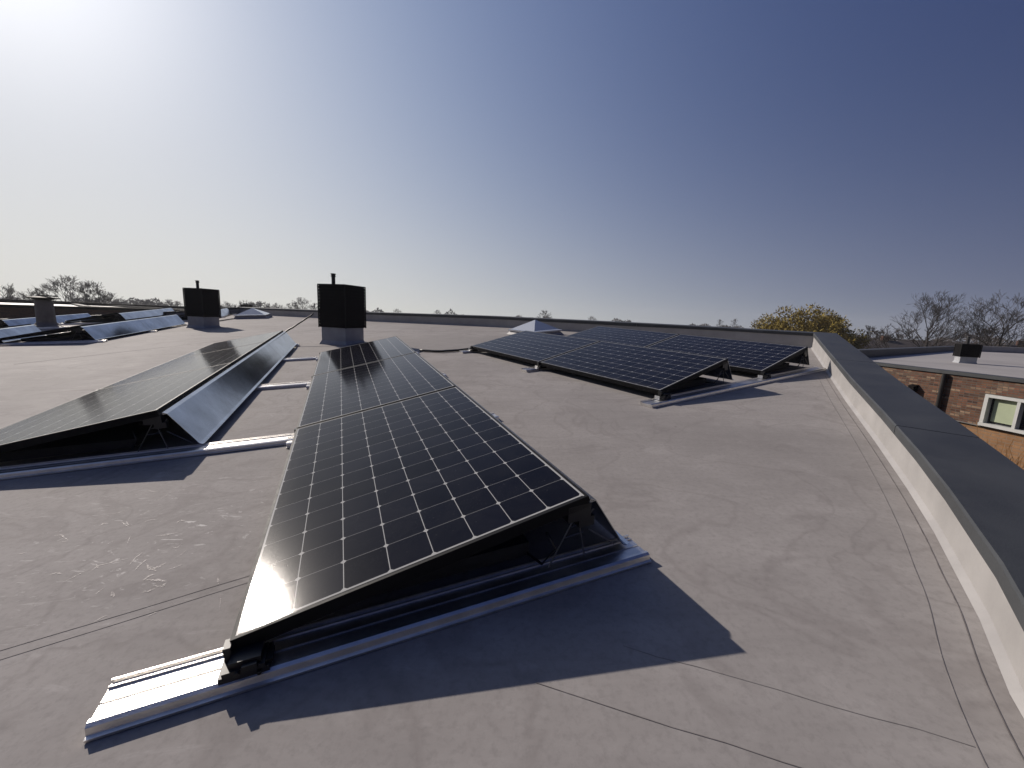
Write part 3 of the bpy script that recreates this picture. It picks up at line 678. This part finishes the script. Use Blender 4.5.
# ---------------------------------------------------------------- trees
def grow(b, rr, p, d, L_, r, lev, maxlev, tips, spread=.55, up=.12, n_kids=(2, 4), sides=4, rmin=.008, wander=.075):
    """one limb: a bent tapering tube, then its children"""
    pts = [p]; rad = [r]; q = p.copy(); dd = d.copy(); ns = 4 if lev < 3 else 3
    for i in range(ns):
        dd = (dd + Vector((rr.uniform(-1,1), rr.uniform(-1,1), rr.uniform(-1,1)))*wander + Vector((0,0,up*.45))).normalized()
        q = q + dd*L_/ns; pts.append(q.copy()); rad.append(max(rmin, r*(1-.42*(i+1)/ns)))
    b.tube(pts, rad, sides if lev < 3 else 3, cap=False)
    tips.append((q, dd))
    if lev >= maxlev: return
    k = rr.randint(*n_kids)
    for j in range(k):
        t = rr.uniform(.35, 1.0) if j < k-1 else 1.0
        base = pts[min(ns, max(1, int(t*ns+.5)))]
        ax = dd.cross(Vector((rr.uniform(-1,1), rr.uniform(-1,1), rr.uniform(-1,1)))).normalized()
        nd = (dd + ax*rr.uniform(spread*.6, spread*1.5)).normalized(); nd = (nd+Vector((0,0,up))).normalized()
        grow(b, rr, base, nd, L_*rr.uniform(.60,.84), max(rmin, r*.54), lev+1, maxlev, tips, spread, up, n_kids, sides, rmin)
def bare_tree(name, loc, h, wdt, seed, label, mat, maxlev=6, rmin=.010, group=None, cat='tree', nlimb=9, clear=.18, trunk_r=None, kids=(2, 4)):
    rr = random.Random(seed)
    root = empty(name, Matrix.Translation(loc), label, cat, group)
    tr = MB(); r0 = trunk_r or h*.020
    pts = [Vector((0,0,-.3))]; rad = [r0*1.3]; q = Vector((0,0,0))
    N = 8
    for i in range(1, N+1):
        q = Vector((rr.uniform(-.02,.02)*h*(i/N), rr.uniform(-.02,.02)*h*(i/N), h*.80*i/N)); pts.append(q); rad.append(r0*(1-.82*i/N)+.01)
    tr.tube(pts, rad, 9, cap=False); trunk = tr.build('trunk', mat, root, smooth=True)
    cr = MB(); tips = []
    for j in range(nlimb):
        t = clear+(1-clear)*(j+.5)/nlimb; zz = h*.80*t; seg = t*N; i0 = min(N-1, int(seg)); base = pts[i0+1-0] if i0+1 < len(pts) else pts[-1]
        base = pts[i0].lerp(pts[i0+1], seg-i0) if i0 >= 1 else Vector((0,0,zz))
        a = j*2.399+rr.uniform(-.4,.4); el = .25+.95*t
        d = Vector((math.cos(a)*math.cos(el), math.sin(a)*math.cos(el), math.sin(el)))
        ln = wdt*.5*(1-.50*t)*.44 + h*.045
        grow(cr, rr, base, d, ln, r0*.48*(1-.55*t), 1, maxlev, tips, .55, .10, kids, 4, rmin)
    mz = max(p[2] for p in cr.v); mr = sorted(math.hypot(p[0], p[1]) for p in cr.v)[int(len(cr.v)*.985)]
    cro = cr.build('crown', mat, root)
    kx, kz = wdt/2/mr, h/mz
    for o in (trunk, cro):
        o.data.transform(Matrix.Diagonal((kx, kx, kz, 1)))
    return root
def at(azx, depth):   # a point on the ground along the view's horizontal axis (x per metre of depth)
    return (azx*depth, depth, GZ)
bare_tree('bare_tree', (41.5, 41.0, GZ), 9.6, 9.6, 11, 'tall bare tree behind the chimney on the brick building', M['bark'], 6, .009, 'tall bare winter trees', nlimb=11)
bare_tree('bare_tree', (46.6, 39.2, GZ), 9.9, 10.5, 23, 'broad bare tree at the right edge of the photo', M['bark'], 6, .009, 'tall bare winter trees', nlimb=12)
bare_tree('bare_tree', (52.0, 57.5, GZ), 6.6, 5.0, 37, 'small bare tree between the yellow willow and the tall bare trees', M['bark'], 5, .02, None, nlimb=8)
# yellow willow: branches plus a haze of thin hanging twigs
def willow(loc, h, wdt, seed, label):
    rr = random.Random(seed); root = empty('willow_tree', Matrix.Translation(loc), label, 'tree')
    tr = MB(); tr.tube([(0,0,-.3),(.05,.02,h*.2),(.0,.05,h*.36)], [.42,.33,.26], 10, cap=False); tr.build('trunk', M['bark'], root, smooth=True)
    cr = MB()
    # branches to clump centres on an uneven crown, then sprays of twigs round every clump
    for j in range(520):
        a = rr.uniform(0, 6.283); u = rr.random()**.45; th = math.acos(rr.uniform(-.15, 1))
        lump = 1+.08*math.sin(a*3+1)+.06*math.sin(a*5+th*4)
        c = Vector((math.cos(a)*math.sin(th)*wdt/2*lump*u, math.sin(a)*math.sin(th)*wdt/2*lump*u, h*.42+math.cos(th)*h*.52*lump*u))
        cr.tube([(0,0,h*.30), (c.x*.45,c.y*.45,h*.30+(c.z-h*.3)*.62), tuple(c)], [.07,.035,.014], 4, cap=False)
        for k in range(85):
            d = Vector((rr.gauss(0,1), rr.gauss(0,1), rr.gauss(.35,1))).normalized(); q = c+d*rr.uniform(.05,.55)
            e = q+Vector((d.x*.22, d.y*.22, rr.uniform(-.2,.28)))
            wv = Vector((rr.uniform(-1,1), rr.uniform(-1,1), rr.uniform(-.3,.3))).normalized()*rr.uniform(.035,.07)
            m_ = q.lerp(e, .5); cr.add([tuple(q), tuple(m_+wv), tuple(e), tuple(m_-wv)], [(0,1,2,3)])
    cr.norecalc = True; cr.build('crown', M['willow'], root)
willow((25.4, 35.9, GZ), 7.15, 9.2, 5, 'round yellow brown willow above the back parapet corner')
# dry shrub in front of the orange wall
rr = random.Random(8)
root = empty('dry_shrub', NBM @ Matrix.Translation((3.1, -1.0, GZ)), 'leafless brown shrub against the orange lower wall', 'shrub')
b = MB()
for j in range(70):
    a = rr.uniform(0, 6.28); p = Vector((math.cos(a)*.3*rr.random(), math.sin(a)*.2, 0)); t_ = []
    grow(b, rr, p, Vector((math.cos(a)*.30, math.sin(a)*.22, 1)).normalized(), rr.uniform(1.0, 1.35), .014, 2, 5, t_, .32, .25, (2, 3), 3, .005)
b.build('branches', M['reed'], root)

# far trees: four kinds, copied along the horizon
protos = []
for k, (hh, ww, sd_) in enumerate(((11, 9, 101), (9, 10, 102), (12, 7, 103), (8, 8.5, 104))):
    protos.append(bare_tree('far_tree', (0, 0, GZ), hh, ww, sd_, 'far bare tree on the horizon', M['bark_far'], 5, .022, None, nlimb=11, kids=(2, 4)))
used = [False]*4
def far_tree(x, y, s, kind, label, group, z=GZ):
    if used[kind]: o = copy_tree(protos[kind])
    else: o = protos[kind]; used[kind] = True
    o.matrix_world = Matrix.Translation((x, y, z)) @ Matrix.Rotation(rng.uniform(0, 6.28), 4, 'Z') @ Matrix.Scale(s, 4)
    o['label'] = label
    if group: o['group'] = group
    return o
SPOTS = [
    (-66.3, 53.2, 0.628, 0, 'bare tree cut by the left edge of the photo, above the brown wing', None),
    (-70.3, 63.9, 0.954, 1, 'tallest bare tree on the left horizon, just right of the grey vent stack', None),
    (-65.0, 62.3, 0.987, 3, 'dense bare tree right of the tallest tree on the left horizon', None),
    (-76.2, 64.7, 0.718, 1, 'low wide bare tree above the vent stack cap', None),
    (-77.7, 77.9, 0.817, 3, 'low bare tree at the right end of the dense clump on the left horizon', None),
    (16.6, 229.4, 1.236, 3, 'tiny far tree above the pyramid skylight behind the paired rows', None),
    (44.3, 235.9, 0.854, 1, 'faint wide far tree above the middle of the back parapet', None),
    (89.4, 178.9, 0.677, 2, 'left one of two tiny pointed far trees left of the willow', 'two tiny pointed far trees left of the willow'),
    (94.4, 176.3, 0.717, 2, 'right one of two tiny pointed far trees left of the willow', 'two tiny pointed far trees left of the willow'),
    (108.0, 236.5, 0.682, 1, 'faint low far tree left of the two pointed trees', None),
    (-48.7, 255.4, 0.953, 3, 'tiny far tree above the back parapet right of the nearest black chimney', None),
    (-69.3, 240.2, 0.78, 1, 'low far tree next to the nearest black chimney', None),
    (-87.6, 168.6, 1.047, 1, 'rounded far bare tree left of the nearest black chimney', None),
    (49.2, 56.6, 0.519, 2, 'small bare tree immediately right of the willow', None),
    (55.1, 58.0, 0.773, 3, 'bushy bare tree over the dark tiled bungalows', None),
    (56.5, 49.4, 0.829, 3, 'bare tree between and behind the two tall bare trees', None),
    (-107.5, 109.5, 0.42, 0, 'small bare tree in the far treeline between the dense clump and the nearest black chimney', 'small bare trees of the far treeline'),
    (-138.7, 142.1, 0.445, 2, 'small bare tree in the far treeline between the dense clump and the nearest black chimney', 'small bare trees of the far treeline'),
    (-105.6, 109.6, 0.615, 1, 'small bare tree in the far treeline between the dense clump and the nearest black chimney', 'small bare trees of the far treeline'),
    (-136.4, 143.9, 0.367, 2, 'small bare tree in the far treeline between the dense clump and the nearest black chimney', 'small bare trees of the far treeline'),
    (-113.6, 121.2, 0.475, 0, 'small bare tree in the far treeline between the dense clump and the nearest black chimney', 'small bare trees of the far treeline'),
    (-139.9, 151.1, 0.581, 3, 'small bare tree in the far treeline between the dense clump and the nearest black chimney', 'small bare trees of the far treeline'),
    (-107.5, 118.4, 0.609, 1, 'small bare tree in the far treeline between the dense clump and the nearest black chimney', 'small bare trees of the far treeline'),
    (-113.7, 125.7, 0.638, 1, 'small bare tree in the far treeline between the dense clump and the nearest black chimney', 'small bare trees of the far treeline'),
    (-120.1, 135.2, 0.6, 1, 'small bare tree in the far treeline between the dense clump and the nearest black chimney', 'small bare trees of the far treeline'),
    (-115.3, 131.5, 0.393, 2, 'small bare tree in the far treeline between the dense clump and the nearest black chimney', 'small bare trees of the far treeline'),
    (-136.6, 158.0, 0.623, 3, 'small bare tree in the far treeline between the dense clump and the nearest black chimney', 'small bare trees of the far treeline'),
    (-124.8, 147.1, 0.767, 3, 'small bare tree in the far treeline between the dense clump and the nearest black chimney', 'small bare trees of the far treeline'),
    (-107.3, 127.6, 0.666, 3, 'small bare tree in the far treeline between the dense clump and the nearest black chimney', 'small bare trees of the far treeline'),
    (-108.8, 132.2, 0.704, 3, 'small bare tree in the far treeline between the dense clump and the nearest black chimney', 'small bare trees of the far treeline'),
    (-119.5, 152.1, 0.71, 3, 'small bare tree in the far treeline between the dense clump and the nearest black chimney', 'small bare trees of the far treeline'),
    (-121.6, 157.3, 0.619, 1, 'small bare tree in the far treeline between the dense clump and the nearest black chimney', 'small bare trees of the far treeline'),
    (-119.2, 156.0, 0.651, 3, 'small bare tree in the far treeline between the dense clump and the nearest black chimney', 'small bare trees of the far treeline'),
    (-115.2, 154.0, 0.784, 3, 'small bare tree in the far treeline between the dense clump and the nearest black chimney', 'small bare trees of the far treeline'),
    (-107.8, 145.0, 0.565, 0, 'small bare tree in the far treeline between the dense clump and the nearest black chimney', 'small bare trees of the far treeline'),
    (-88.7, 121.6, 0.608, 1, 'small bare tree in the far treeline between the dense clump and the nearest black chimney', 'small bare trees of the far treeline'),
    (-107.8, 149.7, 0.468, 0, 'small bare tree in the far treeline between the dense clump and the nearest black chimney', 'small bare trees of the far treeline'),
    (-116.8, 165.4, 0.594, 0, 'small bare tree in the far treeline between the dense clump and the nearest black chimney', 'small bare trees of the far treeline'),
    (-94.7, 136.3, 0.625, 1, 'small bare tree in the far treeline between the dense clump and the nearest black chimney', 'small bare trees of the far treeline'),
    (-115.1, 168.3, 0.487, 0, 'small bare tree in the far treeline between the dense clump and the nearest black chimney', 'small bare trees of the far treeline'),
    (-91.6, 137.2, 0.619, 0, 'small bare tree in the far treeline between the dense clump and the nearest black chimney', 'small bare trees of the far treeline'),
    (-82.6, 127.0, 0.612, 0, 'small bare tree in the far treeline between the dense clump and the nearest black chimney', 'small bare trees of the far treeline'),
    (-111.9, 173.2, 0.737, 1, 'small bare tree in the far treeline between the dense clump and the nearest black chimney', 'small bare trees of the far treeline'),
    (-99.4, 156.5, 0.698, 1, 'small bare tree in the far treeline between the dense clump and the nearest black chimney', 'small bare trees of the far treeline'),
    (-90.2, 144.9, 0.625, 0, 'small bare tree in the far treeline between the dense clump and the nearest black chimney', 'small bare trees of the far treeline'),
    (-87.3, 144.1, 0.61, 0, 'small bare tree in the far treeline between the dense clump and the nearest black chimney', 'small bare trees of the far treeline'),
    (-102.7, 173.7, 0.648, 1, 'small bare tree in the far treeline between the dense clump and the nearest black chimney', 'small bare trees of the far treeline'),
    (-95.7, 163.8, 0.552, 2, 'small bare tree in the far treeline between the dense clump and the nearest black chimney', 'small bare trees of the far treeline'),
    (-98.2, 171.1, 0.666, 1, 'small bare tree in the far treeline between the dense clump and the nearest black chimney', 'small bare trees of the far treeline'),
    (-86.9, 156.7, 0.551, 2, 'small bare tree in the far treeline between the dense clump and the nearest black chimney', 'small bare trees of the far treeline'),
    (-78.7, 145.7, 0.9, 3, 'small bare tree in the far treeline between the dense clump and the nearest black chimney', 'small bare trees of the far treeline'),
    (-91.9, 186.1, 0.619, 0, 'small bare tree in the far treeline between the dense clump and the nearest black chimney', 'small bare trees of the far treeline'),
    (-70.2, 144.1, 0.894, 3, 'small bare tree in the far treeline between the dense clump and the nearest black chimney', 'small bare trees of the far treeline'),
]
for (x, y, s, kind, lab, grp) in SPOTS: far_tree(x, y, s, kind, lab, grp)

# low far woods, far beyond the treeline: nobody could count these
rr = random.Random(12); b = MB(); b.norecalc = True
for j in range(26000):
    a = R(rr.uniform(-62, 62)); d = rr.uniform(190, 330); x = math.sin(a)*d; y = math.cos(a)*d
    hgt = (2.4+1.8*math.sin(a*31)+1.1*math.sin(a*77+1)+.8*math.sin(a*190))*(rr.random()**.7) + .2
    p = Vector((x, y, GZ+max(.1, hgt+1.2))); r_ = rr.uniform(.25, .7)
    u = Vector((rr.uniform(-1,1), rr.uniform(-1,1), rr.uniform(-1,1))).normalized()*r_; v_ = u.cross(Vector((rr.uniform(-1,1), rr.uniform(-1,1), rr.uniform(-1,1)))).normalized()*r_*.5
    b.add([tuple(p-u), tuple(p+v_), tuple(p+u), tuple(p-v_)], [(0,1,2,3)])
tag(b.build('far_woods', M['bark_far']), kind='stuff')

# ---------------------------------------------------------------- the hazy air round the whole scene
m = bpy.data.materials.new('hazy_air'); m.use_nodes = True; n_ = m.node_tree; n_.nodes.clear()
ov = n_.nodes.new('ShaderNodeOutputMaterial'); pv = n_.nodes.new('ShaderNodeVolumePrincipled'); n_.links.new(pv.outputs[0], ov.inputs['Volume'])
pv.inputs['Color'].default_value = (.86, .88, .92, 1); pv.inputs['Density'].default_value = HAZE; pv.inputs['Anisotropy'].default_value = .2
b = MB(); b.box(-420, 420, -420, 420, GZ-1, 14); hz = b.build('haze', m); tag(hz, kind='stuff')
